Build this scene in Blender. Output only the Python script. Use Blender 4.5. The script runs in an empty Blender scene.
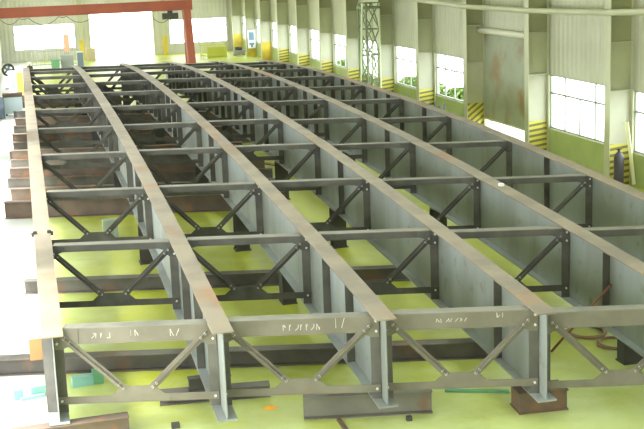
import bpy, math, random
from mathutils import Vector, Matrix
random.seed(7)
SC = bpy.context.scene
COL = SC.collection
PI = math.pi

# ------------------------------------------------------------------ materials
def new_mat(name):
    m = bpy.data.materials.new(name); m.use_nodes = True
    nt = m.node_tree; nt.nodes.clear()
    out = nt.nodes.new('ShaderNodeOutputMaterial')
    return m, nt, out

def lnk(nt, a, b): nt.links.new(a, b)

def solid(name, rgb, rough=0.6, metal=0.0, var=0.0, scale=3.0, rgb2=None, bump=0.0, lo=0.4, hi=0.65, stretch=(1, 1, 1), spec=0.5):
    """principled with a noise mix between two colours of the thing itself"""
    m, nt, out = new_mat(name)
    p = nt.nodes.new('ShaderNodeBsdfPrincipled')
    p.inputs['Roughness'].default_value = rough
    p.inputs['Metallic'].default_value = metal
    p.inputs['Specular IOR Level'].default_value = spec
    lnk(nt, p.outputs[0], out.inputs['Surface'])
    if rgb2 is None and var > 0:
        rgb2 = tuple(max(0, c * (1 - var)) for c in rgb)
    if rgb2 is None:
        p.inputs['Base Color'].default_value = (*rgb, 1)
        return m
    g = nt.nodes.new('ShaderNodeNewGeometry')
    mp = nt.nodes.new('ShaderNodeMapping'); mp.inputs['Scale'].default_value = stretch
    n = nt.nodes.new('ShaderNodeTexNoise'); n.inputs['Scale'].default_value = scale; n.inputs['Detail'].default_value = 6
    r = nt.nodes.new('ShaderNodeValToRGB')
    r.color_ramp.elements[0].position = lo; r.color_ramp.elements[0].color = (*rgb, 1)
    r.color_ramp.elements[1].position = hi; r.color_ramp.elements[1].color = (*rgb2, 1)
    lnk(nt, g.outputs['Position'], mp.inputs[0]); lnk(nt, mp.outputs[0], n.inputs['Vector'])
    lnk(nt, n.outputs['Fac'], r.inputs[0]); lnk(nt, r.outputs[0], p.inputs['Base Color'])
    if bump:
        b = nt.nodes.new('ShaderNodeBump'); b.inputs['Strength'].default_value = bump; b.inputs['Distance'].default_value = 0.02
        lnk(nt, n.outputs['Fac'], b.inputs['Height']); lnk(nt, b.outputs[0], p.inputs['Normal'])
    return m

def two_noise(name, a, b, c, s1, s2, rough=0.6, lo1=.4, hi1=.62, lo2=.56, hi2=.68, stretch=(1, 1, 1), metal=0.0, spec=0.5):
    """a/b patches of wear plus spots of c"""
    m = solid(name, a, rough, metal, 0, s1, b, 0, lo1, hi1, stretch, spec)
    nt = m.node_tree
    p = next(n for n in nt.nodes if n.type == 'BSDF_PRINCIPLED')
    r = next(n for n in nt.nodes if n.type == 'VALTORGB')
    g = next(n for n in nt.nodes if n.type == 'NEW_GEOMETRY')
    n2 = nt.nodes.new('ShaderNodeTexNoise'); n2.inputs['Scale'].default_value = s2; n2.inputs['Detail'].default_value = 5
    lnk(nt, g.outputs['Position'], n2.inputs['Vector'])
    r2 = nt.nodes.new('ShaderNodeValToRGB')
    r2.color_ramp.elements[0].position = lo2; r2.color_ramp.elements[0].color = (0, 0, 0, 1)
    r2.color_ramp.elements[1].position = hi2; r2.color_ramp.elements[1].color = (1, 1, 1, 1)
    lnk(nt, n2.outputs['Fac'], r2.inputs[0])
    mx = nt.nodes.new('ShaderNodeMix'); mx.data_type = 'RGBA'
    lnk(nt, r2.outputs[0], mx.inputs[0]); lnk(nt, r.outputs[0], mx.inputs[6])
    mx.inputs[7].default_value = (*c, 1)
    lnk(nt, mx.outputs[2], p.inputs['Base Color'])
    return m

def worn_daylit_floor():
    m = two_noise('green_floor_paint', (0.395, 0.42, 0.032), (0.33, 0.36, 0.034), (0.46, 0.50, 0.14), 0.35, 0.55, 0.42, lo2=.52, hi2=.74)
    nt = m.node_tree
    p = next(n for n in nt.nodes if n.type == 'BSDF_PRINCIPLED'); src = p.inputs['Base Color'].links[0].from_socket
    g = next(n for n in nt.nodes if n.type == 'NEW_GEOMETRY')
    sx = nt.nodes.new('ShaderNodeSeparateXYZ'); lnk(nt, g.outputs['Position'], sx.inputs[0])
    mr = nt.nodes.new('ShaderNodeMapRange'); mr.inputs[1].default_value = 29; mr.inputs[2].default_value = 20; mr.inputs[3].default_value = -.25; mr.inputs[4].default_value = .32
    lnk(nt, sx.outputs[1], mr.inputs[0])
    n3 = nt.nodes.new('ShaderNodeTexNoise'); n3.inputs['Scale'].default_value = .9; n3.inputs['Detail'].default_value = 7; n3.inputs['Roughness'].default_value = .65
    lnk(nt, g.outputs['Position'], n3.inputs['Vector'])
    mr2 = nt.nodes.new('ShaderNodeMapRange'); mr2.inputs[1].default_value = 3.0; mr2.inputs[2].default_value = -.6; mr2.inputs[3].default_value = -.25; mr2.inputs[4].default_value = .40  # paler towards the left: daylight fading across the floor, put into the colour
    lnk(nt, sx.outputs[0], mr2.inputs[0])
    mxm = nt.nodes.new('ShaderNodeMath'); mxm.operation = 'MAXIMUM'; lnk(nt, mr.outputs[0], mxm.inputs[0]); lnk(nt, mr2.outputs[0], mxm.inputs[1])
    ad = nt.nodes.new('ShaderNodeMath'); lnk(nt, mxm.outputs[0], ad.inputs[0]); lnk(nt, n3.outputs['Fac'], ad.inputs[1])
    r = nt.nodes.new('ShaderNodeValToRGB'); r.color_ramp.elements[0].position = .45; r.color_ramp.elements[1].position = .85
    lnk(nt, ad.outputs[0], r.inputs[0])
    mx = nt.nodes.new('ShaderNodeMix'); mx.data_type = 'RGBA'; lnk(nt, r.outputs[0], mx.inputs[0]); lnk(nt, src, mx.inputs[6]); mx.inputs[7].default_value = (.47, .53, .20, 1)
    # blown-out daylight along the left wall, painted as a pale concrete tone
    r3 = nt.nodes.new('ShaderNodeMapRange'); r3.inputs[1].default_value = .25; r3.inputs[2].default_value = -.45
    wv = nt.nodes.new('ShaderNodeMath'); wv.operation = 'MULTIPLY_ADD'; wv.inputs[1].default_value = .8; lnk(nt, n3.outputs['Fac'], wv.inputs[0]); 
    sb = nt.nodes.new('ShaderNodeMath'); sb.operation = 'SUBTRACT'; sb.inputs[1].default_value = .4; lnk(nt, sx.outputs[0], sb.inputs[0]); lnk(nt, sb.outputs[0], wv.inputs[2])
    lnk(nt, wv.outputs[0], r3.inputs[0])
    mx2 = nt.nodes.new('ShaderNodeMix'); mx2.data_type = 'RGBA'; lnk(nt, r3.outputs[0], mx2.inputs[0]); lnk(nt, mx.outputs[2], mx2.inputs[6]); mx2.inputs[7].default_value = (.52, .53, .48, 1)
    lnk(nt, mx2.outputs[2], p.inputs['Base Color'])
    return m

def ribbed(name, rgb, rgb2, axis, period, rough=0.6):
    """corrugated sheet: real bump ribs along one axis"""
    m = solid(name, rgb, rough, 0, 0, 0.5, rgb2, 0)
    nt = m.node_tree
    p = next(n for n in nt.nodes if n.type == 'BSDF_PRINCIPLED')
    g = next(n for n in nt.nodes if n.type == 'NEW_GEOMETRY')
    sx = nt.nodes.new('ShaderNodeSeparateXYZ'); lnk(nt, g.outputs['Position'], sx.inputs[0])
    mm = nt.nodes.new('ShaderNodeMath'); mm.operation = 'MULTIPLY'; mm.inputs[1].default_value = 2 * PI / period
    lnk(nt, sx.outputs[axis], mm.inputs[0])
    s = nt.nodes.new('ShaderNodeMath'); s.operation = 'SINE'; lnk(nt, mm.outputs[0], s.inputs[0])
    b = nt.nodes.new('ShaderNodeBump'); b.inputs['Strength'].default_value = 0.5; b.inputs['Distance'].default_value = 0.03
    lnk(nt, s.outputs[0], b.inputs['Height']); lnk(nt, b.outputs[0], p.inputs['Normal'])
    return m

def stripes(name, slope, period):
    """yellow and black hazard bands, in object space"""
    m, nt, out = new_mat(name)
    p = nt.nodes.new('ShaderNodeBsdfPrincipled'); p.inputs['Roughness'].default_value = 0.55
    lnk(nt, p.outputs[0], out.inputs['Surface'])
    tc = nt.nodes.new('ShaderNodeTexCoord')
    sx = nt.nodes.new('ShaderNodeSeparateXYZ'); lnk(nt, tc.outputs['Object'], sx.inputs[0])
    a = nt.nodes.new('ShaderNodeMath'); a.operation = 'MULTIPLY'; a.inputs[1].default_value = -slope
    lnk(nt, sx.outputs[0], a.inputs[0])
    b = nt.nodes.new('ShaderNodeMath'); b.operation = 'ADD'; lnk(nt, a.outputs[0], b.inputs[0]); lnk(nt, sx.outputs[2], b.inputs[1])
    d = nt.nodes.new('ShaderNodeMath'); d.operation = 'DIVIDE'; d.inputs[1].default_value = period; lnk(nt, b.outputs[0], d.inputs[0])
    f = nt.nodes.new('ShaderNodeMath'); f.operation = 'FRACT'; lnk(nt, d.outputs[0], f.inputs[0])
    r = nt.nodes.new('ShaderNodeValToRGB'); r.color_ramp.interpolation = 'CONSTANT'
    r.color_ramp.elements[0].color = (0.62, 0.54, 0.08, 1)
    r.color_ramp.elements[1].position = 0.55; r.color_ramp.elements[1].color = (0.17, 0.16, 0.06, 1)
    lnk(nt, f.outputs[0], r.inputs[0]); lnk(nt, r.outputs[0], p.inputs['Base Color'])
    return m

def glass(name):
    m, nt, out = new_mat(name)
    t = nt.nodes.new('ShaderNodeBsdfTransparent'); t.inputs[0].default_value = (0.94, 0.97, 0.96, 1)
    g = nt.nodes.new('ShaderNodeBsdfGlossy'); g.inputs['Roughness'].default_value = 0.05
    mx = nt.nodes.new('ShaderNodeMixShader'); mx.inputs[0].default_value = 0.04
    lnk(nt, t.outputs[0], mx.inputs[1]); lnk(nt, g.outputs[0], mx.inputs[2]); lnk(nt, mx.outputs[0], out.inputs['Surface'])
    return m

MT = {}
MT['flange'] = two_noise('flange_mill_scale', (0.275, 0.225, 0.155), (0.205, 0.17, 0.125), (0.29, 0.145, 0.06), 1.1, 0.45, 0.62, lo2=.58, hi2=.74)
MT['web'] = two_noise('web_primer', (0.275, 0.30, 0.29), (0.21, 0.222, 0.195), (0.17, 0.165, 0.12), 0.9, 2.6, 0.5, lo2=.6, hi2=.78, stretch=(1, 1, .25))
MT['stiff'] = solid('stiffener_steel', (0.075, 0.070, 0.058), 0.6, 0, 0, 2.0, (0.115, 0.108, 0.09))
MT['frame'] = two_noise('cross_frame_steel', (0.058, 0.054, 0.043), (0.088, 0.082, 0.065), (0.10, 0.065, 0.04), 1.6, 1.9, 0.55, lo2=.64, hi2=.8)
MT['dusty'] = two_noise('dusty_top_plate', (0.215, 0.20, 0.155), (0.165, 0.155, 0.12), (0.22, 0.14, 0.08), 1.3, 1.1, 0.65, lo2=.6, hi2=.78)
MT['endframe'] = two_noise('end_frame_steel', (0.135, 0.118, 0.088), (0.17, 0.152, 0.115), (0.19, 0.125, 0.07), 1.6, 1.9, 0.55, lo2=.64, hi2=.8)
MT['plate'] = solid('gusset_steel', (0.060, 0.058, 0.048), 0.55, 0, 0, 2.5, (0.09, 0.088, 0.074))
MT['bolt'] = solid('zinc_bolt', (0.62, 0.62, 0.58), 0.35, 0.3)
MT['chalk'] = solid('chalk', (0.50, 0.48, 0.43), 0.9)
MT['rust'] = two_noise('rusty_beam', (0.16, 0.115, 0.08), (0.11, 0.08, 0.06), (0.21, 0.11, 0.055), 1.2, 1.5, 0.75)
MT['darkbeam'] = two_noise('dark_beam', (0.14, 0.125, 0.10), (0.09, 0.08, 0.065), (0.18, 0.11, 0.065), 1.2, 1.3, 0.7)
MT['olivebeam'] = two_noise('olive_beam', (0.17, 0.16, 0.12), (0.13, 0.12, 0.09), (0.18, 0.11, 0.06), 1.2, 1.6, 0.65)
MT['blockrust'] = solid('support_rust', (0.16, 0.09, 0.045), 0.75, 0, 0, 2.5, (0.085, 0.065, 0.045))
MT['dark'] = solid('dark_steel', (0.05, 0.045, 0.04), 0.6)
MT['floor'] = worn_daylit_floor()
MT['wall'] = ribbed('cream_wall_sheet', (0.52, 0.52, 0.39), (0.47, 0.47, 0.34), 1, 0.42)
MT['wallback'] = ribbed('cream_back_sheet', (0.60, 0.58, 0.50), (0.54, 0.53, 0.45), 0, 0.42)
MT['dado'] = solid('green_dado', (0.38, 0.44, 0.17), 0.6, 0, 0, 1.0, (0.32, 0.38, 0.15))
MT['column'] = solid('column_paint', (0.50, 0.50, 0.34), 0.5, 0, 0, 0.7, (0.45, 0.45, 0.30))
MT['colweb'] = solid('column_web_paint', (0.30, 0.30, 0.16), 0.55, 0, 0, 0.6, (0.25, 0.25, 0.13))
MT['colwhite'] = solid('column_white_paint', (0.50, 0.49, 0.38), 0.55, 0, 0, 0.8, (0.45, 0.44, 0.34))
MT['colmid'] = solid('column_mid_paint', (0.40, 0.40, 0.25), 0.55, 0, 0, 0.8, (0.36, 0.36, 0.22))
MT['haz_flat'] = stripes('hazard_flat', 0.12, 0.235)
MT['haz_diag'] = stripes('hazard_diagonal', 0.75, 0.30)
MT['yellow'] = solid('yellow_paint', (0.70, 0.52, 0.05), 0.55, 0, 0, 1.5, (0.55, 0.42, 0.06))
MT['glass'] = glass('window_glass')
MT['mullion'] = solid('mullion', (0.36, 0.37, 0.33), 0.5)
MT['shutter'] = two_noise('shutter_curtain', (0.34, 0.37, 0.27), (0.30, 0.32, 0.23), (0.28, 0.20, 0.10), 0.5, 0.6, 0.55, lo2=.5, hi2=.7)
MT['tube'] = solid('cream_tube', (0.72, 0.70, 0.56), 0.5)
MT['orange'] = solid('crane_orange', (0.36, 0.085, 0.045), 0.5, 0, 0, 0.8, (0.30, 0.075, 0.045))
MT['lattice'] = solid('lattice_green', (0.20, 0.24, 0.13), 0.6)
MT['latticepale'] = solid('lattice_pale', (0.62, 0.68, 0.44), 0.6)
MT['cable'] = solid('black_cable', (0.06, 0.06, 0.055), 0.6)
MT['white'] = solid('white_enamel', (0.78, 0.80, 0.80), 0.5)
MT['paleblue'] = solid('pale_blue_sheet', (0.62, 0.74, 0.76), 0.5)
MT['grey'] = solid('grey_paint', (0.30, 0.32, 0.32), 0.55)
MT['bluegrey'] = solid('blue_grey_paint', (0.16, 0.20, 0.26), 0.5)
MT['teal'] = solid('teal_paint', (0.20, 0.40, 0.34), 0.5)
MT['greenpaint'] = solid('green_paint', (0.12, 0.30, 0.16), 0.55)
MT['limepaint'] = solid('lime_paint', (0.56, 0.58, 0.08), 0.55)
MT['blue'] = solid('sign_blue', (0.13, 0.22, 0.32), 0.5)
MT['purple'] = solid('cylinder_grey', (0.06, 0.05, 0.065), 0.4)
MT['rope'] = solid('brown_hose', (0.22, 0.13, 0.07), 0.7)
MT['cloth'] = solid('orange_cloth', (0.80, 0.36, 0.04), 0.9)
MT['peach'] = solid('peach_cloth', (0.80, 0.42, 0.28), 0.9)
MT['redrod'] = solid('red_brown_rod', (0.20, 0.075, 0.045), 0.7)
MT['leaf'] = solid('leaf', (0.12, 0.19, 0.04), 0.7, 0, 0, 3.0, (0.17, 0.25, 0.06))
MT['skin'] = solid('skin', (0.55, 0.36, 0.26), 0.6)
MT['overall'] = solid('dark_overall', (0.07, 0.06, 0.075), 0.8)
MT['ground'] = solid('outside_concrete', (0.62, 0.62, 0.58), 0.8, 0, 0, 0.3, (0.55, 0.56, 0.52))
MT['roof'] = solid('roof_sheet', (0.60, 0.60, 0.52), 0.6)
MT['rail'] = solid('plank_yellow', (0.80, 0.78, 0.46), 0.6)

# ------------------------------------------------------------------ mesh helpers
class MB:
    def __init__(s): s.v = []; s.f = []
    def add(s, vs, fs):
        n = len(s.v); s.v += [tuple(v) for v in vs]; s.f += [tuple(i + n for i in f) for f in fs]; return s
    def box(s, x0, x1, y0, y1, z0, z1, M=None):
        vs = [Vector((x, y, z)) for z in (z0, z1) for y in (y0, y1) for x in (x0, x1)]
        if M is not None: vs = [M @ v for v in vs]
        return s.add(vs, [(0, 2, 3, 1), (4, 5, 7, 6), (0, 1, 5, 4), (2, 6, 7, 3), (0, 4, 6, 2), (1, 3, 7, 5)])
    def prism(s, poly, y0, y1, M=None):
        """poly in x,z (counter-clockwise seen from -y), extruded along y"""
        n = len(poly)
        vs = [Vector((x, y0, z)) for x, z in poly] + [Vector((x, y1, z)) for x, z in poly]
        if M is not None: vs = [M @ v for v in vs]
        fs = [tuple(range(n)), tuple(range(2 * n - 1, n - 1, -1))]
        fs += [(j, i, i + n, j + n) for i, j in ((k, (k + 1) % n) for k in range(n))]
        return s.add(vs, fs)
    def bar(s, a, b, w, h=None):
        """rectangular bar from a to b"""
        a = Vector(a); b = Vector(b); d = b - a; L = d.length; h = h or w
        M = Matrix.Translation(a) @ d.to_track_quat('X', 'Z').to_matrix().to_4x4()
        return s.box(0, L, -w / 2, w / 2, -h / 2, h / 2, M)
    def tube(s, pts, r, n=8, closed=False, caps=True):
        pts = [Vector(p) for p in pts]; N = len(pts); vs = []; rr = r if isinstance(r, (list, tuple)) else [r] * N
        for i, p in enumerate(pts):
            if closed: d = pts[(i + 1) % N] - pts[i - 1]
            else: d = pts[min(i + 1, N - 1)] - pts[max(i - 1, 0)]
            d.normalize()
            up = Vector((0, 0, 1)) if abs(d.z) < .95 else Vector((0, 1, 0))
            a = d.cross(up).normalized(); b = a.cross(d)
            vs += [p + rr[i] * (math.cos(2 * PI * k / n) * a + math.sin(2 * PI * k / n) * b) for k in range(n)]
        fs = []
        for i in range(N if closed else N - 1):
            j = (i + 1) % N
            fs += [(i * n + k, i * n + (k + 1) % n, j * n + (k + 1) % n, j * n + k) for k in range(n)]
        if not closed and caps: fs += [tuple(range(n - 1, -1, -1)), tuple((N - 1) * n + k for k in range(n))]
        return s.add(vs, fs)
    def isec(s, x0, x1, h, w, tf, tw, M=None):
        """I section running along x, z from 0 to h"""
        a, b = w / 2, tw / 2
        poly = [(-a, 0), (a, 0), (a, tf), (b, tf), (b, h - tf), (a, h - tf), (a, h), (-a, h), (-a, h - tf), (-b, h - tf), (-b, tf), (-a, tf)]
        n = len(poly); vs = [Vector((x0, y, z)) for y, z in poly] + [Vector((x1, y, z)) for y, z in poly]
        if M is not None: vs = [M @ v for v in vs]
        fs = [(j, i, i + n, j + n) for i, j in ((k, (k + 1) % n) for k in range(n))]
        for o, rev in ((0, 0), (n, 1)):
            for q in ((0, 1, 2, 11), (11, 2, 3, 10), (10, 3, 4, 9), (9, 4, 5, 8), (8, 5, 6, 7)):
                q = tuple(o + i for i in q); fs.append(q if not rev else q[::-1])
        return s.add(vs, fs)
    def mesh(s, name, mat, smooth=False):
        me = bpy.data.meshes.new(name); me.from_pydata(s.v, [], s.f); me.update()
        import bmesh
        bm = bmesh.new(); bm.from_mesh(me); bmesh.ops.recalc_face_normals(bm, faces=bm.faces); bm.to_mesh(me); bm.free()
        if smooth:
            for p in me.polygons: p.use_smooth = True
        for m in (mat if isinstance(mat, (list, tuple)) else [mat]): me.materials.append(m)
        return me
    def build(s, name, mat, parent=None, smooth=False, loc=(0, 0, 0)):
        return obj(name, s.mesh(name, mat, smooth), parent, loc)

def obj(name, me, parent=None, loc=(0, 0, 0), rot=None):
    o = bpy.data.objects.new(name, me); COL.objects.link(o); o.location = loc
    if rot: o.rotation_euler = rot
    if parent: o.parent = parent
    return o

def tag(o, label, cat, group=None, kind='thing'):
    o['label'] = label; o['category'] = cat
    if group: o['group'] = group
    if kind: o['kind'] = kind
    return o

def thing(name, label, cat, loc=(0, 0, 0), rz=0, group=None):
    o = bpy.data.objects.new(name, None); o.empty_display_size = .2; COL.objects.link(o)
    o.location = loc; o.rotation_euler = (0, 0, rz)
    return tag(o, label, cat, group)

def copy_tree(o, parent=None):
    c = o.copy(); COL.objects.link(c)
    if parent: c.parent = parent
    for ch in list(o.children): copy_tree(ch, c)
    return c

def struct(name, mb, mat, label=None, cat=None, parent=None):
    o = mb.build(name, mat, parent); o['kind'] = 'structure'
    o['label'] = label or name.replace('_', ' ')
    o['category'] = cat or name.split('_')[0]
    return o

ORD = ['first', 'second', 'third', 'fourth', 'fifth', 'sixth', 'seventh', 'eighth', 'ninth', 'tenth', 'eleventh', 'twelfth', 'thirteenth']

# ------------------------------------------------------------------ bridge geometry (metres)
EYE = 8.75                       # eye height over the floor (gallery level)
PANEL, Y1, SKEW = 5.6925, 22.484, -0.249
DX = [0.0, .0534, .0626, -.0205, -.0348, .0001]
DZ = [0.0, .0221, .0411, .0398, -.0266, -.1016]
DEPTH = 1.75
NQ = 11
def gx(i): return 0.0647 + 3.0 * i + DX[i]
def gy(i, q): return Y1 + PANEL * q + SKEW * 3.0 * i
def gz(i, q): return EYE - 6.5786 - 0.0385 * ((q - 4.9626) ** 2 - 4.9626 ** 2) + 0.0008 * q ** 3 - 0.03 * max(0, q - 7.5) ** 2 + DZ[i]
QEND = [-.095, -.125, -.07, -.065, -.07, -.07]
SKA = math.atan(SKEW)

# ------------------------------------------------------------------ girders
stiff_me = MB().box(-.085, .085, -.01, .01, 0, 1.69).mesh('stiffener', MT['stiff'])
conn_me = MB().box(-.095, .095, -.02, -.004, 0, 1.69).mesh('connection_plate', MT['stiff'])
GL = ['leftmost of the six girders, tan top flange in bright side daylight',
      'second of the six girders from the left, blue-grey web and tan top flange',
      'third of the six girders from the left, its end on a short olive beam',
      'fourth of the six girders from the left, its end on a rusty block',
      'fifth of the six girders from the left, with a red-brown rod leaning on its web',
      'rightmost of the six girders, nearest the windowed wall']
def bars(i, k):
    if k > 4: return (.335, .67)
    if k == 0: return ((.335, .67), (.335, .67), (.335, .67), (.325,), (.65,), ())[i]
    return (.5,) if (i + k) % 2 and k > 1 else ()
def swept(i, xa, xb, zf0, zf1, qs, base):
    mb = MB(); n = len(qs)
    for q in qs:
        t = gz(i, q); y = gy(i, q)
        mb.v += [(gx(i) + x - base[0], y - base[1], t + z - base[2]) for x, z in ((xa, zf0), (xb, zf0), (xb, zf1), (xa, zf1))]
    for k in range(n - 1):
        for a in range(4):
            b = (a + 1) % 4
            mb.f.append((k * 4 + a, k * 4 + b, (k + 1) * 4 + b, (k + 1) * 4 + a))
    mb.f += [(0, 1, 2, 3), tuple((n - 1) * 4 + a for a in (3, 2, 1, 0))]
    return mb
for i in range(6):
    q0, q1 = QEND[i], 10.5
    base = (gx(i), gy(i, q0), gz(i, q0) - DEPTH)
    g = thing('bridge_girder', GL[i], 'girder', base, 0, 'cambered bridge girders')
    qs = [q0 + (q1 - q0) * k / 50 for k in range(51)]
    qw = [q0 + .008 + (q1 - q0 - .016) * k / 50 for k in range(51)]
    swept(i, -.2, .2, -.03, 0, qs, base).build('top_flange', MT['flange'], g)
    swept(i, -.01, .01, -DEPTH + .03, -.03, qw, base).build('web', MT['web'], g)
    swept(i, -.19, .19, -DEPTH, -DEPTH + .03, qs, base).build('bottom_flange', MT['web'], g)
    if i == 0:
        MB().box(-.44, -.011, -.012, .012, DEPTH - .62, DEPTH - .2).build('outer_bracket', solid('orange_rust', (.36, .19, .07), .75, 0, 0, 2, (.28, .15, .06)), g, False, (0, .62, 0))
    for k in range(NQ):
        for s in (-1, 1):
            if (i == 0 and s < 0 and k not in (0,)) or (i == 5 and s > 0): continue
            xo = s * .106
            obj('connection_plate', conn_me, g, (xo, gy(i, k) + SKEW * xo - base[1], gz(i, k) - DEPTH + .03 - base[2]), (0, 0, SKA))
    for k in range(NQ - 1):
        for fr in bars(i, k):
            q = k + fr
            obj('stiffener', stiff_me, g, (-.096, gy(i, q) - base[1], gz(i, q) - DEPTH + .03 - base[2]))

# ------------------------------------------------------------------ cross frames
def diag_mb(ax, az, bx, bz):
    """an angle bar, flat leg against the gussets and an upright leg along its upper edge"""
    a = Vector((ax, -.034, az)); b = Vector((bx, -.034, bz)); d = b - a; L = d.length
    ang = math.atan2(d.z, d.x)
    M = Matrix.Translation(a) @ Matrix.Rotation(-ang, 4, 'Y')
    top = 1 if abs(ang) < PI / 2 else -1
    mb = MB().box(0, L, -.012, 0, -.07, .07, M)
    mb.box(0.05, L - .05, -.085, -.012, .006 * top - .007, .006 * top + .007, M)
    return mb
bolt_mb = MB()
bolt_mb.tube([(0, 0, 0), (0, -.03, 0)], .026, 6)
bolt_me = bolt_mb.mesh('bolt', MT['bolt'])
_cache = {}
def frame_meshes(L, end):
    key = (round(L, 3), end)
    if key in _cache: return _cache[key]
    h = .31 if end else .15
    w = .27
    D = {}
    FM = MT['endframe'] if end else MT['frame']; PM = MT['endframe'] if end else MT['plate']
    a, b = .208, L - .208
    t = -.06
    mb = MB().box(a, b, -.02, -.008, t - h, t).box(a, b, -.008, w * .7, t - h, t - h + .014)
    D['tp'] = MB().box(a, b, -.024, w, t, t + .016).mesh('chord_top_plate', MT['dusty'])
    D['top_chord'] = mb.mesh('top_chord', FM)
    zb = -1.56
    mb = MB().box(.03, L - .03, -.036, -.022, zb, zb + .15).box(a, b, -.022, .13, zb, zb + .014)
    D['bottom_chord'] = mb.mesh('bottom_chord', FM)
    g0 = t - (.0 if end else .005)
    low = -.46 if end else -.40
    poly = [(.03, low), (.20, low), (.24, low + .03), (.34, t - h + .02 - .05), (.50, t - h + .02), (.50, g0), (.03, g0)]
    D['gl'] = MB().prism(poly, -.034, -.02).mesh('corner_gusset', PM)
    D['gr'] = MB().prism([(L - x, z) for x, z in poly[::-1]], -.034, -.02).mesh('corner_gusset', PM)
    c = L / 2
    poly = [(c - .62, zb + .02), (c + .62, zb + .02), (c + .62, zb + .15), (c + .50, zb + .16), (c + .31, zb + .33), (c - .31, zb + .33), (c - .50, zb + .16), (c - .62, zb + .15)]
    D['gc'] = MB().prism(poly, -.048, -.036).mesh('centre_gusset', PM)
    D['dl'] = diag_mb(.16, -.17, c - .24, -1.30).mesh('diagonal', FM)
    D['dr'] = diag_mb(L - .16, -.17, c + .24, -1.30).mesh('diagonal', FM)
    bl = []
    ux, uz = (c - .40), -1.13; n = math.hypot(ux, uz); ux /= n; uz /= n
    for s in (.10, .22): bl.append((.16 + ux * s, -.17 + uz * s))
    for s in (.06, .16): bl.append((c - .24 - ux * s, -1.30 - uz * s))
    bl += [(.09, -.14), (.09, -.34), (.10, -1.49)]
    D['bolts'] = bl + [(L - x, z) for x, z in bl]
    _cache[key] = D
    return D
def chalk_letters(seed, x0, x1, zc, hh, f, up):
    r = random.Random(seed); x = x0
    while x < x1:
        mb = MB(); px, pz = x, zc - hh
        for _ in range(r.choice((2, 3, 3))):          # one letter: joined strokes
            bx = min(x + .06, max(x, px + r.uniform(-.03, .06))); bz = zc + hh * r.choice((-1, 0, 1)) if pz != zc else zc + hh
            if abs(bx - px) + abs(bz - pz) < .02: bz = zc - hh if pz > zc else zc + hh
            mb.bar((px, -.0215, pz), (bx, -.0215, bz), .002, .011); px, pz = bx, bz
        o = mb.build('chalk_letter', MT['chalk'], f, False, up); o['label'] = 'white chalk letter'
        x += r.uniform(.08, .12)
BAY = ['first and second girders', 'second and third girders', 'third and fourth girders', 'fourth and fifth girders', 'fifth and sixth girders']
BAYQ = ['in the leftmost bay', 'in the second bay from the left', 'in the middle bay', 'in the fourth bay from the left', 'in the rightmost bay']
for k in range(NQ):
    for i in range(5):
        p0 = Vector((gx(i), gy(i, k), gz(i, k))); p1 = Vector((gx(i + 1), gy(i + 1, k), gz(i + 1, k)))
        d = p1 - p0; L = math.hypot(d.x, d.y); rz = math.atan2(d.y, d.x)
        row = 'front row' if k == 0 else 'farthest row' if k == NQ - 1 else ORD[k] + ' row from front'
        if k == 0 and i == 4: continue
        lab = 'K-braced cross frame between the %s from left, %s' % (BAY[i], row)
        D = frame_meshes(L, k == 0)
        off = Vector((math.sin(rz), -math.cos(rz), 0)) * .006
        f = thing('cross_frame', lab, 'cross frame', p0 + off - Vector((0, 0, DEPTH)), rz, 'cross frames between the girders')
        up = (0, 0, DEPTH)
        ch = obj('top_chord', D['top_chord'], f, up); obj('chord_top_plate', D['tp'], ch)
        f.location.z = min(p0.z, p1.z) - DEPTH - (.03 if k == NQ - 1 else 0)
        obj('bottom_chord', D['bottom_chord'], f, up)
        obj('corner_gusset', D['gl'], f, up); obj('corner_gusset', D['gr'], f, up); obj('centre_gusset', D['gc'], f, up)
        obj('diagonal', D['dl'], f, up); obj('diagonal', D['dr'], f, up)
        if k < 3:
            for n, (bx, bz) in enumerate(D['bolts']):
                obj('bolt', bolt_me, f, (bx, -.034 if n % 7 > 3 else -.046 - .004, bz + DEPTH))
        if k == 0 and i < 3:
            for (xa, xb, zc, hh) in ([(.75, 1.05, -.21, .05), (1.5, 1.62, -.18, .06), (2.25, 2.45, -.2, .07)], [(1.25, 1.95, -.22, .06), (2.25, 2.4, -.16, .1)], [(1.05, 1.7, -.2, .035), (2.2, 2.4, -.13, .05)])[i]:
                chalk_letters(i * 17 + int(xa * 10), xa, xb, zc, hh, f, up)

# ------------------------------------------------------------------ supports on the floor
def ibeam(name, label, cat, x0, y0, x1, y1, z0, h, w, mat, group=None, tf=.022, tw=.016):
    d = Vector((x1 - x0, y1 - y0, 0)); L = d.length; rz = math.atan2(d.y, d.x)
    mb = MB().isec(0, L, h, w, tf, tw)
    o = mb.build(name, mat, None, False, (x0, y0, z0)); o.rotation_euler = (0, 0, rz)
    return tag(o, label, cat, group)

def und(i, q): return gz(i, q) - DEPTH
def q_of(i, y): return (y - gy(i, 0)) / PANEL
# front supports
ibeam('support_beam', 'rusty I-beam on the floor under the near end of the leftmost girder', 'beam', -.82, 22.02, 1.36, 22.12, 0, und(0, -.095) - .012, .30, MT['rust'], 'beams on the floor')
ibeam('support_beam', 'dark I-beam on the floor under the near end of the second girder', 'beam', 2.1, 23.47, 4.35, 23.22, 0, .26, .30, MT['darkbeam'], 'beams on the floor')
ibeam('support_beam', 'short olive-brown I-beam under the near end of the third girder', 'beam', 4.72, 21.72, 7.2, 21.24, 0, und(2, q_of(2, 21.1)) - .012, .30, MT['olivebeam'], 'beams on the floor')
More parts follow.
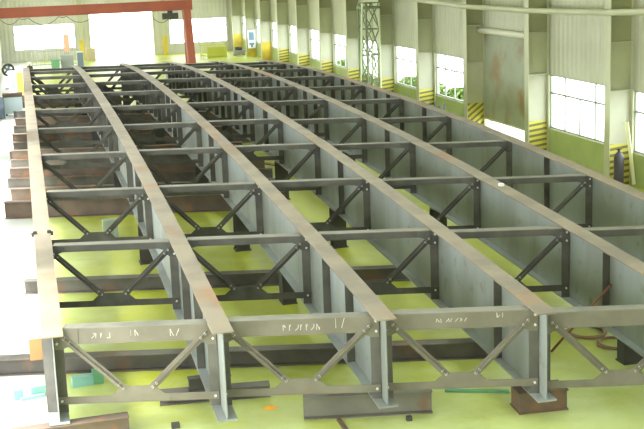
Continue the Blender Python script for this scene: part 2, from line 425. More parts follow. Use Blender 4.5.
# block things
def block(label, x0, x1, y0, y1, h, mat=MT['blockrust'], rz=0):
    cx, cy = (x0 + x1) / 2, (y0 + y1) / 2; a, b = (x1 - x0) / 2, (y1 - y0) / 2
    t = thing('support_block', label, 'support block', (cx, cy, 0), rz, 'support blocks under the girders')
    MB().box(-a, a, -b, b, 0, .03).build('base_plate', mat, t)
    MB().box(-a, a, -b, b, h - .03, h).build('top_plate', mat, t)
    MB().box(-a + .02, a - .02, -b + .03, b - .03, .03, h - .03).build('body', mat, t)
    return t
block('square rusty steel block under the near end of the fourth girder', 8.74, 9.74, 20.42, 21.0, und(3, -.07) - .006, MT['blockrust'], SKA * .3)
block('dark steel block under the fifth girder near the front', 11.95, 12.5, 22.35, 22.75, und(4, q_of(4, 22.3)) - .006, MT['dark'])
block('low dark block under the third girder near the front', 6.0, 6.4, 29.6, 30.1, und(2, q_of(2, 29.55)) - .006, MT['dark'])
t = block('dark block between the second girder and the I-beam under it', 2.68, 3.56, 23.22, 23.44, und(1, q_of(1, 23.2)) - .272, MT['dark'])
t.location.z = .262
def post(i, y, label, mat=MT['dark'], w=.42):
    q = q_of(i, y); h = und(i, q) - .012
    t = thing('support_post', label, 'support post', (gx(i), y, 0), 0, 'support posts under the girders')
    MB().box(-w * .6, w * .6, -w * .6, w * .6, 0, .03).build('base_plate', mat, t)
    M = Matrix.Rotation(PI / 2, 4, 'Y') @ Matrix.Rotation(PI / 2, 4, 'X')
    m = MB().isec(-(h - .03), -.03, w, w, .02, .018, Matrix.Translation((0, 0, 0)) @ Matrix(((0, 1, 0, 0), (0, 0, 1, -w / 2), (-1, 0, 0, 0), (0, 0, 0, 1))))
    m.build('post_body', mat, t)
    MB().box(-w * .5, w * .5, -w * .5, w * .5, h - .03, h).build('top_plate', mat, t)
    return t
POSTS = {0: [37.9, 49, 60, 71, 79], 1: [35.7, 45.2, 59.3, 69, 78], 2: [36.2, 44.4, 58.6, 68, 77.5], 3: [35.4, 43.7, 56, 67, 76.5], 4: [34.5, 45, 56, 66, 76], 5: [33.5, 44, 55, 65.5, 75]}
PW = ['nearest', 'second nearest', 'middle', 'second farthest', 'farthest']
GW = ['leftmost girder', 'second girder from the left', 'third girder from the left', 'fourth girder from the left', 'fifth girder from the left', 'rightmost girder']
for i, ys in POSTS.items():
    for n, y in enumerate(ys):
        post(i, y, '%s dark H-section post under the %s' % (PW[n], GW[i]))

# long beams lying across under the girders (levels: bottom heights), given by their crossing of X = 0
def cross_beam(label, xa, xb, ysk, z0, h, w, mat):
    return ibeam('floor_beam', label, 'beam', xa, ysk + SKEW * xa, xb, ysk + SKEW * xb, z0, h, w, mat, 'beams stored across under the girders')
cross_beam('long brown beam across the floor just behind the front cross frames', -1.75, 9.6, 26.3, 0, .38, .36, MT['darkbeam'])
cross_beam('second long brown beam across the floor behind the front frames', -.52, 9.9, 33.3, 0, .38, .36, MT['darkbeam'])
cross_beam('rust-edged beam across the floor below the third row of frames', -1.15, 8.8, 44.2, 0, .62, .40, MT['rust'])
lev = [(47.6, -.95, 9.4, .5, 1), (50.6, -1.1, 9.6, .42, 2), (53.2, -.8, 9.3, .45, 1), (55.8, -1.0, 9.6, .42, 2), (58.6, -1.05, 8.4, .4, 1), (61.6, -.9, 11.0, .42, 2),
       (65.0, -.95, 9.8, .42, 1), (68.4, -.9, 11.2, .42, 2), (72.2, -.8, 12.4, .42, 2), (76.0, -.9, 13.0, .42, 1), (81.4, -.95, 6.0, .42, 2)]
n = 0
for ysk, xa, xb, h, cnt in lev:
    for c in range(cnt):
        tier = '' if cnt == 1 else (', lower of a stacked pair' if c == 0 else ', upper of a stacked pair')
        cross_beam('%s stored beam beyond the rust-edged floor beam%s' % (ORD[n], tier), xa + .12 * c, xb - .3 * c, ysk, c * (h + .002), h, .36, (MT['rust'], MT['darkbeam'])[(n + c) % 2])
    n += 1

# ------------------------------------------------------------------ building
XL, XR, YB, YF, ZC = -2.1, 22.0, 124.0, -9.0, 11.6
CY = [40.9 + 7.46 * k for k in range(-6, 12)]     # column lines along the right wall (k = -6 .. 11)
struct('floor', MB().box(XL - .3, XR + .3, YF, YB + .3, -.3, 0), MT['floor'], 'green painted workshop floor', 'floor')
o = struct('ground', MB().box(-60, 90, -60, 260, -.5, -.31), MT['ground'], 'pale concrete yard outside the workshop', 'ground')

def wall_with_holes(u0, u1, z1, holes, put):
    """boxes around rectangular holes (u0,u1,z0,z1) sorted along u"""
    mb = MB(); u = u0
    for a, b, za, zb in sorted(holes):
        if a > u: put(mb, u, a, 0, z1)
        if za > 0: put(mb, a, b, 0, za)
        if zb < z1: put(mb, a, b, zb, z1)
        u = b
    if u < u1: put(mb, u, u1, 0, z1)
    return mb
SILL, HEAD = 1.24, 3.58
holes = []; wins = []
for k in range(-6, 11):
    ya, yb = 40.9 + 7.46 * k + .28, 40.9 + 7.46 * (k + 1) - .16
    if k == 1:
        holes.append((ya + .15, yb - .05, 0, 5.06)); continue
    holes.append((ya, yb, SILL, HEAD)); wins.append((k, ya, yb))
mb = wall_with_holes(YF, YB, ZC, holes, lambda m, a, b, z0, z1: m.box(XR, XR + .22, a, b, z0, z1))
struct('wall_right', mb, MT['wall'], 'cream ribbed sheet wall with ribbon windows on the right', 'wall')
# green painted base of the right wall, one strip per bay
nb = 0
for k, ya, yb in wins:
    nb += 1
    struct('trim_%d' % nb, MB().box(XR - .03, XR - .001, ya - .05, yb + .05, .0, SILL - .02), MT['dado'], 'green painted wall base below a right-hand window', 'trim')
def window(n, axis, pos, a, b, z0, z1, cols, label):
    """frame with mullions and one transom; axis 'x' = wall normal along x"""
    fr = MB(); w = .075
    def bx(m, u0, u1, za, zb, t0, t1):
        if axis == 'x': m.box(pos + t0, pos + t1, u0, u1, za, zb)
        else: m.box(u0, u1, pos + t0, pos + t1, za, zb)
    bx(fr, a, b, z0, z0 + .07, .02, .10); bx(fr, a, b, z1 - .06, z1, .02, .10)
    bx(fr, a, a + .06, z0, z1, .02, .10); bx(fr, b - .06, b, z0, z1, .02, .10)
    zt = z0 + (z1 - z0) * .66
    bx(fr, a, b, zt - w / 2, zt + w / 2, .02, .09)
    for c in range(1, cols):
        u = a + (b - a) * c / cols
        bx(fr, u - w / 2, u + w / 2, z0, zt if c % 2 else z1, .02, .09)
    o = struct('window_%d' % n, fr, MT['mullion'], label, 'window')
    g = MB(); bx(g, a + .01, b - .01, z0 + .01, z1 - .01, .05, .062)
    g.build('glass_pane', MT['glass'], o)
    return o
nw = 0
for k, ya, yb in wins:
    nw += 1
    window(nw, 'x', XR + .04, ya, yb, SILL, HEAD, 5, 'bright ribbon window in the right wall, bay %d from the front' % (k + 7))

# back wall
holesb = [(-.8, 5.2, 1.13, 3.62), (6.68, 13.0, 0, 5.2), (14.65, 20.6, 1.0, 3.5)]
mb = wall_with_holes(XL - .2, XR + .2, ZC, holesb, lambda m, a, b, z0, z1: m.box(a, b, YB, YB + .22, z0, z1))
struct('wall_back', mb, MT['wallback'], 'pale back wall with a wide open doorway', 'wall')
window(20, 'y', YB + .04, -.8, 5.2, 1.13, 3.62, 6, 'bright window left of the open doorway in the back wall')
window(21, 'y', YB + .04, 14.65, 20.6, 1.0, 3.5, 4, 'bright window right of the open doorway in the back wall')
mb = MB().box(6.5, 6.68, YB - .06, YB + .2, 0, 5.38).box(13.0, 13.18, YB - .06, YB + .2, 0, 5.38).box(6.5, 13.18, YB - .06, YB + .2, 5.2, 5.38)
struct('door_1', mb, MT['column'], 'wide open doorway frame in the back wall', 'door')
# left and front walls (only slivers are in view)
holesl = [(12, 26, 0, 7.4), (28, 42, 0, 7.4), (44.5, 58, 0, 7.4), (61, 75, .9, 6.5), (78, 92, .9, 5.5), (96, 118, .9, 4.4)]
mb = wall_with_holes(YF, YB, ZC, holesl, lambda m, a, b, z0, z1: m.box(XL - .22, XL, a, b, z0, z1))
struct('wall_left', mb, MT['wall'], 'cream sheet wall with tall openings along the left', 'wall')
holesf = [(2.0, 18.0, 3.0, 8.4)]
mb = wall_with_holes(XL, XR, ZC, holesf, lambda m, a, b, z0, z1: m.box(a, b, YF - .22, YF, z0, z1))
struct('wall_front', mb, MT['wall'], 'sheet wall behind the viewpoint', 'wall')
# roof with skylight strips
strips = [(2.6, 3.9), (9.4, 10.7), (16.2, 17.5)]
mb = MB(); xx = XL - .2
for a, b in strips:
    mb.box(xx, a, YF, YB + .2, ZC, ZC + .15)
    mb.box(a - .12, a, YF, YB + .2, ZC + .15, ZC + 2.5)          # unseen upstand added to keep direct sun out of the skylight
    xx = b
mb.box(xx, XR + .2, YF, YB + .2, ZC, ZC + .15)
struct('ceiling', mb, MT['roof'], 'sheet roof with long skylights and added sun-blocking upstands', 'ceiling')
mb = MB()
for a, b in strips: mb.box(a, b, YF, YB, ZC + .05, ZC + .06)
struct('window_22', mb, MT['glass'], 'roof skylight strips', 'window')

# ------------------------------------------------------------------ right wall columns
def column(yc, label, diag, far):
    t = thing('steel_column', label, 'column', (21.0, yc, 0), 0, 'columns along the right wall')
    H = ZC - .02
    MB().box(0, .03, -.22, .22, 0, H).build('inner_flange', MT['column'], t)
    MB().box(.94, .97, -.22, .22, 0, H).build('outer_flange', MT['column'], t)
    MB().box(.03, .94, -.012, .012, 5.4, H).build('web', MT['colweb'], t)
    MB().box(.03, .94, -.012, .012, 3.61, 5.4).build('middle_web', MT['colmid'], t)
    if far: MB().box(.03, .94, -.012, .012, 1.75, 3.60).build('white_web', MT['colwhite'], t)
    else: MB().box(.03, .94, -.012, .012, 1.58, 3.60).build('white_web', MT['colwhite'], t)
    MB().box(.03, .94, -.014, .014, 0, 1.75 if far else 1.58).build('hazard_panel', MT['yellow'] if far else (MT['haz_diag'] if diag else MT['haz_flat']), t)
    for z in (3.61, 5.4, 7.3):
        MB().box(.03, .94, -.2, .2, z - .012, z + .012).build('stiffener', MT['column'], t)
    return t
ks = list(range(0, 12))
for n, k in enumerate(ks):
    lab = '%s cream steel column from the right, %s' % (ORD[n], 'plain yellow foot' if k >= 9 else 'with a striped yellow and black foot')
    column(40.9 + 7.46 * k, lab, k == 2, k >= 9)
# pipe along the columns
pts = [(20.87, 30, 6.95), (20.87, 38.0, 6.62), (20.87, 40.9, 6.5), (20.87, 48.3, 6.36), (20.87, 55.8, 6.34), (20.87, 63.3, 6.5), (20.87, 78, 7.0), (20.87, 100, 7.4)]
o = MB().tube(pts, .115, 8).build('conduit_pipe', MT['column'], None, True)
tag(o, 'cream conduit pipe running along the right wall columns', 'pipe')

# roller shutter door in the right wall
ya, yb = 48.36 + .43, 55.82 - .21
d = MB().box(XR - .06, XR - .02, ya, yb, .86, 5.1)
for z in [x * .11 + .9 for x in range(38)]:
    d.box(XR - .068, XR - .06, ya, yb, z, z + .06)
o = struct('door_2', d, MT['shutter'], 'half-raised greenish roller shutter in the right wall, bright gap below', 'door')
MB().tube([(XR - .26, ya - .1, 5.16), (XR - .26, yb + .1, 5.16)], .15, 12).build('roller_tube', MT['tube'], o, True)
MB().box(XR - .09, XR - .01, ya - .12, ya, 0, 5.3).box(XR - .09, XR - .01, yb, yb + .12, 0, 5.3).build('guide_rail', MT['column'], o)
MB().box(XR - .08, XR - .01, ya, yb, .80, .88).build('bottom_bar', MT['column'], o)

# back wall pilasters
for lab, x0, w, n in (('pale column left of the open back doorway, with a yellow foot', 5.55, .42, 0), ('pale column right of the open back doorway, with a yellow foot', 13.9, .42, 1)):
    t = thing('wall_pilaster', lab, 'column', (x0, YB - .5, 0), 0, 'columns against the back wall')
    MB().box(0, w, 0, .48, 1.9, ZC - .02).build('shaft', MT['column'], t)
    MB().box(0, w, 0, .48, 0, 1.9).build('yellow_foot', MT['yellow'], t)

# ------------------------------------------------------------------ semi-gantry crane
YC = 100.0
t = thing('gantry_crane', 'orange-red gantry crane spanning the far end of the hall', 'crane', (6, YC, 0))
def P(x, y, z): return (x - 6, y - YC, z)
mb = MB()
mb.box(XL + .1 - 6, 13.8 - 6, -.25, .25, 5.28, 6.02)
mb.box(XL + .1 - 6, 13.8 - 6, -.33, .33, 5.98, 6.05).box(XL + .1 - 6, 13.8 - 6, -.33, .33, 5.24, 5.30)
mb.build('main_beam', MT['orange'], t)
for s in (-1, 1):
    MB().bar(P(13.3 + .05 * s, YC + .45 * s, 5.3), P(13.42 + .05 * s, YC + 1.1 * s, .45), .6, .5).build('leg', MT['orange'], t)
MB().box(13.17 - 6, 13.67 - 6, -1.9, 1.9, .18, .5).build('end_truck', MT['orange'], t)
for s in (-1, 1):
    MB().tube([P(13.33, YC + 1.5 * s, .19), P(13.51, YC + 1.5 * s, .19)], .19, 14).build('wheel', MT['dark'], t, True)
h = MB().box(11.35 - 6, 12.55 - 6, -.3, .3, 4.62, 5.02).tube([P(11.3, YC, 4.8), P(12.6, YC, 4.8)], .26, 10).box(11.75 - 6, 12.15 - 6, -.2, .2, 4.95, 5.28)
ho = h.build('hoist', MT['dark'], t)
MB().tube([P(11.95, YC, 4.62), P(11.95, YC, 4.1), P(12.05, YC, 3.98), P(12.0, YC, 3.86), P(11.88, YC, 3.9)], .04, 8).build('hook', MT['dark'], ho, True)
cab = []
xs = -1.6
for span, sag in ((1.5, .45), (.7, .1), (2.4, .6), (.6, .1), (2.2, .55), (1.0, .3), (3.4, .3), (2.0, .9)):
    for j in range(8):
        u = j / 8; cab.append(P(xs + span * u, YC - .3, 5.2 - sag * 4 * u * (1 - u)))
    xs += span
MB().tube(cab, .028, 6).build('festoon_cable', MT['cable'], t, True)

# ------------------------------------------------------------------ lattice mast by the right wall
mx, my, mw, mh = 20.25, 70.0, .45, 6.2
mz = .04
t = thing('lattice_mast', 'green lattice mast standing in front of the right wall windows', 'mast', (mx, my, 0), .25)
for sx in (-1, 1):
    for sy in (-1, 1):
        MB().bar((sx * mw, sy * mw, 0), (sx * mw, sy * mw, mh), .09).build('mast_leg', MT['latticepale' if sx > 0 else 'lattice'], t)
br = MB()
for lv in range(4):
    z0, z1 = lv * mh / 4, (lv + 1) * mh / 4
    for s in (-1, 1):
        br.bar((-mw, s * mw, z0), (mw, s * mw, z1), .055).bar((mw, s * mw, z0), (-mw, s * mw, z1), .055).bar((-mw, s * mw, z1), (mw, s * mw, z1), .06)
        br.bar((s * mw, -mw, z0), (s * mw, mw, z1), .055).bar((s * mw, -mw, z1), (s * mw, mw, z1), .06)
br.build('bracing', MT['lattice'], t)
MB().box(-.55, .55, -.5, .5, mh - .35, mh - .2).build('head_frame', MT['lattice'], t)
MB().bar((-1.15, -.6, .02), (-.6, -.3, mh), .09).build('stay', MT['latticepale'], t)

# ------------------------------------------------------------------ small things along the right wall
t = thing('gas_cylinder', 'dark gas cylinder standing by a striped column on the right', 'gas cylinder', (21.2, 40.3, 0))
prof = [(0, .17), (.05, .19), (1.18, .19), (1.3, .14), (1.38, .07)]
MB().tube([(0, 0, z) for z, r in prof], [r for z, r in prof], 16).build('body', MT['purple'], t, True)
MB().tube([(0, 0, 1.36), (0, 0, 1.5)], [.05, .05], 8).box(-.09, .09, -.02, .02, 1.45, 1.49).build('valve', MT['dark'], t)
o = MB().bar((21.93, 40.45, .06), (21.72, 40.72, 2.4), .05, .13).build('leaning_plank', MT['rail'])
tag(o, 'pale yellow plank leaning on the right wall beside a gas cylinder', 'plank')
t = thing('rod_rack', 'bundle of dark upright rods in a bin by the right wall', 'rod bin', (20.2, 58.5, 0))
MB().box(-.7, .7, -.4, .4, .02, .75).build('bin', MT['bluegrey'], t)
rd = random.Random(3)
for j in range(14):
    x, y = rd.uniform(-.6, .6), rd.uniform(-.3, .3)
    MB().tube([(x, y, .3), (x + rd.uniform(-.1, .1), y + rd.uniform(-.1, .1), rd.uniform(1.1, 1.55))], .03, 6).build('rod', MT['bluegrey'], t)
# notice board on a far column
t = thing('notice_board', 'white notice board with a blue panel on a far right column', 'notice board', (21.5, 40.9 + 7.46 * 10 - .2, .75))
MB().box(-.38, .38, -.02, .02, 0, 1.75).build('board', MT['white'], t)
MB().box(-.24, .26, -.035, -.02, .78, 1.55).build('blue_panel', MT['blue'], t)
MB().box(-.24, .26, -.035, -.02, .34, .55).box(-.1, .12, -.035, -.02, .12, .34).build('blue_mark', MT['blue'], t)
# yellow-green barrier and dark machine near the back wall
t = thing('safety_barrier', 'yellow-green slatted barrier near the back wall, right of the crane leg', 'barrier', (18.0, 117, 0))
m = MB()
for j in range(13): m.box(-1.3 + j * .21, -1.22 + j * .21, -.03, .03, 0, 1.25)
m.box(-1.35, 1.35, -.05, .05, 1.15, 1.25).box(-1.35, 1.35, -.05, .05, .1, .2)
m.build('bars', MT['limepaint'], t)
MB().box(-.6, 1.3, .08, .14, .0, .95).build('infill_sheet', MT['limepaint'], t)
t = thing('floor_machine', 'low dark machine on the floor in the far right corner', 'machine', (20.6, 117.5, 0))
MB().box(-.55, .55, -.35, .35, .06, .5).build('body', MT['grey'], t)
MB().tube([(-.35, 0, .62), (.3, 0, .62)], .19, 12).build('motor', MT['dark'], t, True)
for s in (-1, 1): MB().box(-.5 if s < 0 else .38, -.38 if s < 0 else .5, -.35, .35, 0, .06).build('skid', MT['dark'], t)
o = MB().box(6.0, 6.9, 121.2, 121.9, 0, 1.15).box(5.95, 6.95, 121.15, 121.95, 1.15, 1.2).build('crate', solid('tan_crate', (.5, .42, .26), .7))
tag(o, 'tan crate standing left of the open back doorway', 'crate')

# ------------------------------------------------------------------ left end: rack, cabinet, fan, worker
t = thing('hose_rack', 'tall rack of upright bars in front of the back left window', 'rack', (2.6, 111, 0))
m = MB()
for j in range(12): m.tube([(-1.9 + j * .36, 0, 0), (-1.9 + j * .36, 0, 2.5 + .6 * ((j * 7) % 5) / 5)], .025, 6)
m.build('upright_bars', MT['grey'], t)
MB().box(-2.0, 2.2, -.04, .04, .55, .63).box(-2.0, 2.2, -.04, .04, 1.75, 1.8).build('cross_rail', MT['grey'], t)
o = MB().box(3.55, 4.05, 110.5, 110.62, 1.7, 3.2).build('hanging_cloth', MT['peach']); tag(o, 'peach cloth hanging on the bar rack before the back left window', 'cloth')
t = thing('locker', 'grey steel locker beside the bar rack at the back left', 'locker', (3.9, 109.5, 0))
MB().box(-.75, .35, -.3, .3, 0, 1.45).build('body', MT['grey'], t); MB().box(-.7, -.22, -.32, -.3, .08, 1.38).build('door', MT['grey'], t); MB().box(-.18, .3, -.32, -.3, .08, 1.38).build('door', MT['grey'], t)
t = thing('locker', 'blue-grey narrow locker right of the grey one at the back left', 'locker', (4.85, 109.5, 0))
MB().box(-.3, .3, -.3, .3, 0, 1.7).build('body', MT['paleblue'], t); MB().box(-.26, .26, -.32, -.3, .08, 1.62).build('door', MT['bluegrey'], t)
o = MB().box(2.3, 3.0, 108.6, 109.2, 0, 1.1).box(2.25, 3.05, 108.55, 109.25, 1.1, 1.16).build('tool_chest', MT['greenpaint']); tag(o, 'green tool chest in front of the bar rack', 'tool chest')
t = thing('drum_fan', 'round dark drum fan on a stand at the far left', 'fan', (-1.25, 96, 0))
ring = [(.42 * math.cos(a), 0, 1.45 + .42 * math.sin(a)) for a in [2 * PI * j / 20 for j in range(20)]]
MB().tube(ring, .09, 8, True).build('drum', MT['dark'], t, True)
m = MB()
for j in range(5):
    a = 2 * PI * j / 5
    m.bar((.05 * math.cos(a), 0, 1.45 + .05 * math.sin(a)), (.36 * math.cos(a), .03, 1.45 + .36 * math.sin(a)), .02, .16)
m.tube([(0, -.06, 1.45), (0, .1, 1.45)], .09, 10).build('blades', MT['bluegrey'], t)
MB().bar((0, 0, 0.03), (0, 0, 1.0), .08).box(-.35, .35, -.3, .3, 0, .05).build('stand', MT['dark'], t)
t = thing('cabinet', 'white cabinet with a yellow-green door beside the leftmost girder', 'cabinet', (-.62, 86.2, 0))
MB().box(-.55, .5, -.3, .3, .05, 2.1).box(-.5, .45, -.25, .25, 0, .05).build('body', MT['white'], t)
MB().box(.0, .42, -.32, -.3, .5, 2.0).build('door', MT['limepaint'], t)
MB().box(-.45, -.08, -.32, -.3, .9, 2.0).build('vent_panel', MT['grey'], t)
t = thing('sheet_bin', 'pale blue sheet-metal bin on the left between the stored beams', 'bin', (-.95, 77.9, 0))
MB().box(-.5, .62, -.35, .35, .1, 1.15).build('body', MT['paleblue'], t)
MB().box(-.56, .66, -.4, .4, 1.15, 1.38).build('rim', MT['rust'], t)
MB().box(-.45, -.35, -.35, .35, 0, .1).box(.45, .55, -.35, .35, 0, .1).build('foot', MT['dark'], t)
t = thing('oil_drum', 'dark blue-grey drum against the left wall', 'drum', (-1.72, 76.3, 0))
MB().tube([(0, 0, z) for z in (0, .02, .6, .62, .66, .68, 1.25, 1.3)], [.3, .31, .31, .33, .33, .31, .31, .29], 18).build('body', MT['bluegrey'], t, True)
MB().tube([(.12, 0, 1.3), (.12, 0, 1.33)], .04, 8).build('cap', MT['dark'], t)

def worker(loc, rz):
    sk = {'hip': (0, 0, .95), 'waist': (0, 0, 1.1), 'chest': (0, 0, 1.32), 'neck': (0, 0, 1.5), 'head0': (0, -.02, 1.6), 'head1': (0, -.02, 1.72)}
    V = []; R = []; Ed = []
    def v(p, r): V.append(p); R.append(r); return len(V) - 1
    hip = v((0, 0, .95), .15); wa = v((0, 0, 1.12), .135); ch = v((0, 0, 1.34), .155); nk = v((0, 0, 1.5), .055); h0 = v((0, -.02, 1.58), .085); h1 = v((0, -.02, 1.68), .085)
    Ed += [(hip, wa), (wa, ch), (ch, nk), (nk, h0), (h0, h1)]
    for s in (-1, 1):
        sh = v((s * .19, 0, 1.42), .065); el = v((s * .25, -.02, 1.14), .048); wr = v((s * .22, -.14, .92), .036); ha = v((s * .2, -.2, .84), .04)
        Ed += [(ch, sh), (sh, el), (el, wr), (wr, ha)]
        th = v((s * .1, 0, .86), .095); kn = v((s * .11, -.02, .48), .065); an = v((s * .11, .02, .09), .045); to = v((s * .12, -.14, .04), .045)
        Ed += [(hip, th), (th, kn), (kn, an), (an, to)]
    me = bpy.data.meshes.new('person'); me.from_pydata(V, Ed, []); me.update()
    me.materials.append(MT['overall'])
    o = obj('person', me, None, loc, (0, 0, rz))
    sm = o.modifiers.new('skin', 'SKIN'); 
    for d, r in zip(me.skin_vertices[0].data, R): d.radius = (r, r)
    me.skin_vertices[0].data[0].use_root = True
    o.modifiers.new('sub', 'SUBSURF').levels = 1
    tag(o, 'person in dark clothes and white hard hat beyond the leftmost girder', 'person')
    f = MB().tube([(0, -.035, 1.52), (0, -.045, 1.6), (0, -.045, 1.68)], [.05, .083, .075], 10); f.box(-.012, .012, -.15, -.11, 1.58, 1.63); f.build('face', MT['skin'], o, True)
    hp = [(.17 - .0, .15), (.175, .155)]
    MB().tube([(0, -.02, z) for z in (1.665, 1.68, 1.74, 1.79, 1.81)], [.15, .12, .115, .08, .02], 14).build('hard_hat', MT['white'], o, True)
    return o
worker((.38, 98.5, 0), .4)

# ------------------------------------------------------------------ small things on the near floor
t = thing('steel_bracket', 'pale teal bracket lying on the bright floor at the left', 'bracket', (-.42, 24.85, 0), .22)
MB().box(-.42, -.22, -.1, .1, 0, .22).box(-.05, .42, -.1, .1, 0, .22).build('lug', MT['teal'], t)
MB().box(-.3, .2, -.22, -.12, 0, .07).build('strip', MT['teal'], t)
t = thing('steel_clamp', 'small teal clamp on the floor behind the left front cross frame', 'clamp', (.75, 25.2, 0), .1)
MB().box(-.35, .1, -.12, .12, 0, .2).build('body', MT['teal'], t); MB().box(.1, .32, -.1, .1, 0, .3).build('jaw', MT['greenpaint'], t)
o = MB().add([(0, 0, 0), (.16, -.05, .0), (.34, .02, 0), (.30, .14, 0), (.12, .16, 0), (.1, .05, .05), (.22, .03, .07), (.2, .11, .05)],
             [(0, 1, 5), (1, 2, 6), (1, 6, 5), (2, 3, 7), (2, 7, 6), (3, 4, 7), (4, 0, 5), (4, 5, 7), (5, 6, 7), (0, 4, 3, 2, 1)]).build('crumpled_cloth', MT['cloth'], None, False, (4.02, 22.4, 0.002))
tag(o, 'crumpled orange cloth on the green floor in front', 'cloth')
o = MB().box(-.04, .04, -.5, .42, 0, .05).build('rusty_bar', MT['blockrust'], None, False, (5.33, 20.95, 0.001)); tag(o, 'short rusty flat bar lying in front of the wide support beam', 'bar')
o = MB().box(-.08, .08, -.06, .06, 0, .1).build('steel_offcut', MT['dark'], None, False, (2.24, 22.05, 0.001)); tag(o, 'small dark offcut on the floor near the second girder end', 'offcut')
o = MB().box(-.05, .05, -.05, .05, 0, .09).build('steel_offcut', MT['dark'], None, False, (6.62, 20.9, 0.001)); tag(o, 'small dark offcut by the wide support beam of the third girder', 'offcut')
o = MB().bar((0, 0, .03), (1.2, -.5, .03), .09, .05).build('green_strip', MT['greenpaint'], None, False, (7.8, 22.15, 0)); tag(o, 'dark green strip lying left of the square rusty block', 'strip')
o = MB().tube([(10.85, 23.66, .03), (11.975, 23.04, 1.62)], .028, 8).build('leaning_rod', MT['redrod'], None, True); tag(o, 'red-brown rod leaning against the fifth girder', 'rod')
def coil(label, cx, cy, r, turns, seed):
    rr = random.Random(seed); pts = []
    for j in range(turns * 18):
        a = 2 * PI * j / 18
        pts.append((cx + r * (1 + .12 * math.sin(j * .21)) * math.cos(a), cy + r * 1.1 * math.sin(a) + .03 * math.sin(j * .37), .035 + .012 * (j / 18)))
    pts += [(cx + r + .3, cy - .5, .03), (cx + r + .7, cy - .35, .03)]
    o = MB().tube(pts, .024, 6).build('hose_coil', MT['rope'], None, True); tag(o, label, 'hose', 'coiled hoses')
coil('larger brown hose coil on the floor under the fifth girder', 12.2, 24.65, .42, 4, 1)
coil('smaller brown hose coil under the near end of the fifth girder', 12.42, 23.65, .36, 3, 2)
t = thing('tool_box', 'grey-green ribbed box on the floor behind the second row of frames', 'box', (2.3, 39.6, 0), 0)
MB().box(-.24, .24, -.2, .2, 0, .62).build('body', solid('sage_box', (.30, .36, .24), .6), t)
for j in range(3): MB().box(-.2 + j * .16, -.12 + j * .16, -.22, -.2, .06, .58).build('rib', MT['grey'], t)
for lab, x, s in (('small dark clamp on the left edge of the leftmost girder', -.24, -1), ('small dark clamp on the right edge of the leftmost girder', .24, 1)):
    q = 1.17; x0 = gx(0) + x; 
    z = gz(0, q)
    o = MB().box(-.05, .05, -.04, .04, .004, .07).box(.0 if s > 0 else -.09, .09 if s > 0 else 0, -.05, .05, -.06, .035).build('edge_clamp', MT['dark'], None, False, (gx(0) + s * .17 , gy(0, q), z + .0)); tag(o, lab, 'clamp', 'clamps on the leftmost girder')
o = MB().box(0, 2.6, -.14, .14, 0, .06).build('rusty_plank', two_noise('plank_rust', (.30, .17, .08), (.22, .13, .07), (.16, .1, .06), 1.5, 2, .75), None, False, (9.75, 52.5, 0)); o.rotation_euler = (0, 0, -1.1); tag(o, 'rusty steel plank on the floor between the fourth and fifth girders', 'plank')
o = MB().add([(0, 0, 0), (.5, .05, 0), (.6, .4, 0), (.1, .45, 0), (.2, .15, .3), (.42, .3, .22)], [(0, 1, 4), (1, 2, 5), (1, 5, 4), (2, 3, 5), (3, 0, 4), (3, 4, 5), (3, 2, 1, 0)]).build('white_bag', MT['white'], None, False, (10.35, 42.6, 0)); tag(o, 'white bag on the floor between the fourth and fifth girders', 'bag')
o = MB().box(0, .9, 0, .5, 0, .12).box(.2, .5, .1, .4, .12, .22).build('steel_scrap', MT['dark'], None, False, (10.75, 41.6, 0)); tag(o, 'flat dark scrap beside the white bag', 'scrap')
q = 1.75
o = MB().box(-.05, .07, -.06, .06, 0, .07).build('white_tag', MT['white'], None, False, (gx(4) + .02, gy(4, q), gz(4, q) + .001)); tag(o, 'small white block on top of the fifth girder', 'block')

# shrubs outside the right windows
def shrub(label, x, y, r, h, seed):
    rr = random.Random(seed); t = thing('shrub', label, 'shrub', (x, y, -.31), 0, 'shrubs outside the windows')
    MB().tube([(0, 0, 0), (.05, 0, h * .6)], .06, 6).build('stem', MT['rope'], t)
    m = MB()
    for _ in range(1500):
        a = rr.uniform(0, 2 * PI); u = rr.random() ** .5; z = rr.uniform(.15, 1)
        rad = r * u * math.sin(PI * min(.98, z * .75 + .15)); c = Vector((rad * math.cos(a), rad * math.sin(a), z * h))
        d1 = Vector((rr.uniform(-1, 1), rr.uniform(-1, 1), rr.uniform(-.4, 1))).normalized() * .2; d2 = d1.cross(Vector((rr.uniform(-1, 1), rr.uniform(-1, 1), rr.uniform(-1, 1)))).normalized() * .1
        m.add([c - d1, c + d2, c + d1, c - d2], [(0, 1, 2, 3)])
    m.build('foliage', MT['leaf'], t)
for n, (y, r, h) in enumerate(((62.6, 1.3, 1.35), (65.6, 1.3, 1.5), (71.2, 1.3, 1.6), (74.4, 1.2, 1.4), (90.0, 1.5, 1.5))):
    shrub(('%s shrub from the near end outside the right windows' % ORD[n]), 24.2, y, r, h, n)

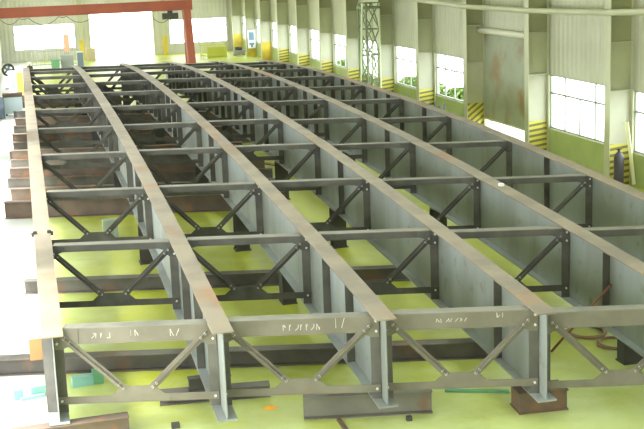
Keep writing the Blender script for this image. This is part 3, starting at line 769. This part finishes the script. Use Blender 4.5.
# ------------------------------------------------------------------ light
w = bpy.data.worlds.new('sky'); SC.world = w; w.use_nodes = True
bg = w.node_tree.nodes['Background']; bg.inputs[0].default_value = (0.93, 0.98, 1.0, 1); bg.inputs[1].default_value = 3.0
def portal(loc, rot, sx, sy):
    l = bpy.data.lights.new('daylight_portal', 'AREA'); l.shape = 'RECTANGLE'; l.size = sx; l.size_y = sy; l.cycles.is_portal = True
    o = bpy.data.objects.new('daylight_portal', l); COL.objects.link(o); o.location = loc; o.rotation_euler = rot
for a, b, z0, z1 in holesl: portal((XL - .25, (a + b) / 2, (z0 + z1) / 2), (0, -PI / 2, 0), z1 - z0, b - a)
for a, b in strips: portal(((a + b) / 2, (YF + YB) / 2, ZC + .2), (0, 0, 0), b - a, YB - YF)
for a, b, z0, z1 in holesf: portal(((a + b) / 2, YF - .25, (z0 + z1) / 2), (PI / 2, 0, 0), b - a, z1 - z0)

s = bpy.data.lights.new('hazy_sun', 'SUN'); s.energy = 4; s.angle = math.radians(16); s.color = (1, .97, .92)
so = bpy.data.objects.new('hazy_sun', s); COL.objects.link(so); so.location = (-30, 30, 40)
so.rotation_euler = Vector((.52, .04, -1)).to_track_quat('-Z', 'Y').to_euler()

# ------------------------------------------------------------------ camera
yaw, pit, roll, F = 0.2369, 0.208, -0.0386, 1200.0
cy_, sy_, cp, sp = math.cos(yaw), math.sin(yaw), math.cos(pit), math.sin(pit)
fw = Vector((sy_ * cp, cy_ * cp, -sp)); r0 = Vector((cy_, -sy_, 0)); u0 = r0.cross(fw)
R = math.cos(roll) * r0 + math.sin(roll) * u0; U = -math.sin(roll) * r0 + math.cos(roll) * u0
cam = bpy.data.cameras.new('camera'); co = bpy.data.objects.new('camera', cam); COL.objects.link(co)
cam.sensor_width = 36; cam.lens = F / 644 * 36; cam.clip_end = 500
co.matrix_world = Matrix(((R.x, U.x, -fw.x, 0), (R.y, U.y, -fw.y, 0), (R.z, U.z, -fw.z, EYE), (0, 0, 0, 1)))
SC.camera = co
vs = SC.view_settings; vs.view_transform = 'Standard'; vs.look = 'None'; vs.gamma = 1; vs.use_curve_mapping = False
SC.display_settings.display_device = 'sRGB'
vs.exposure = 1.45
SC.cycles.max_bounces = 10; SC.cycles.diffuse_bounces = 6
SC.cycles.use_denoising = True
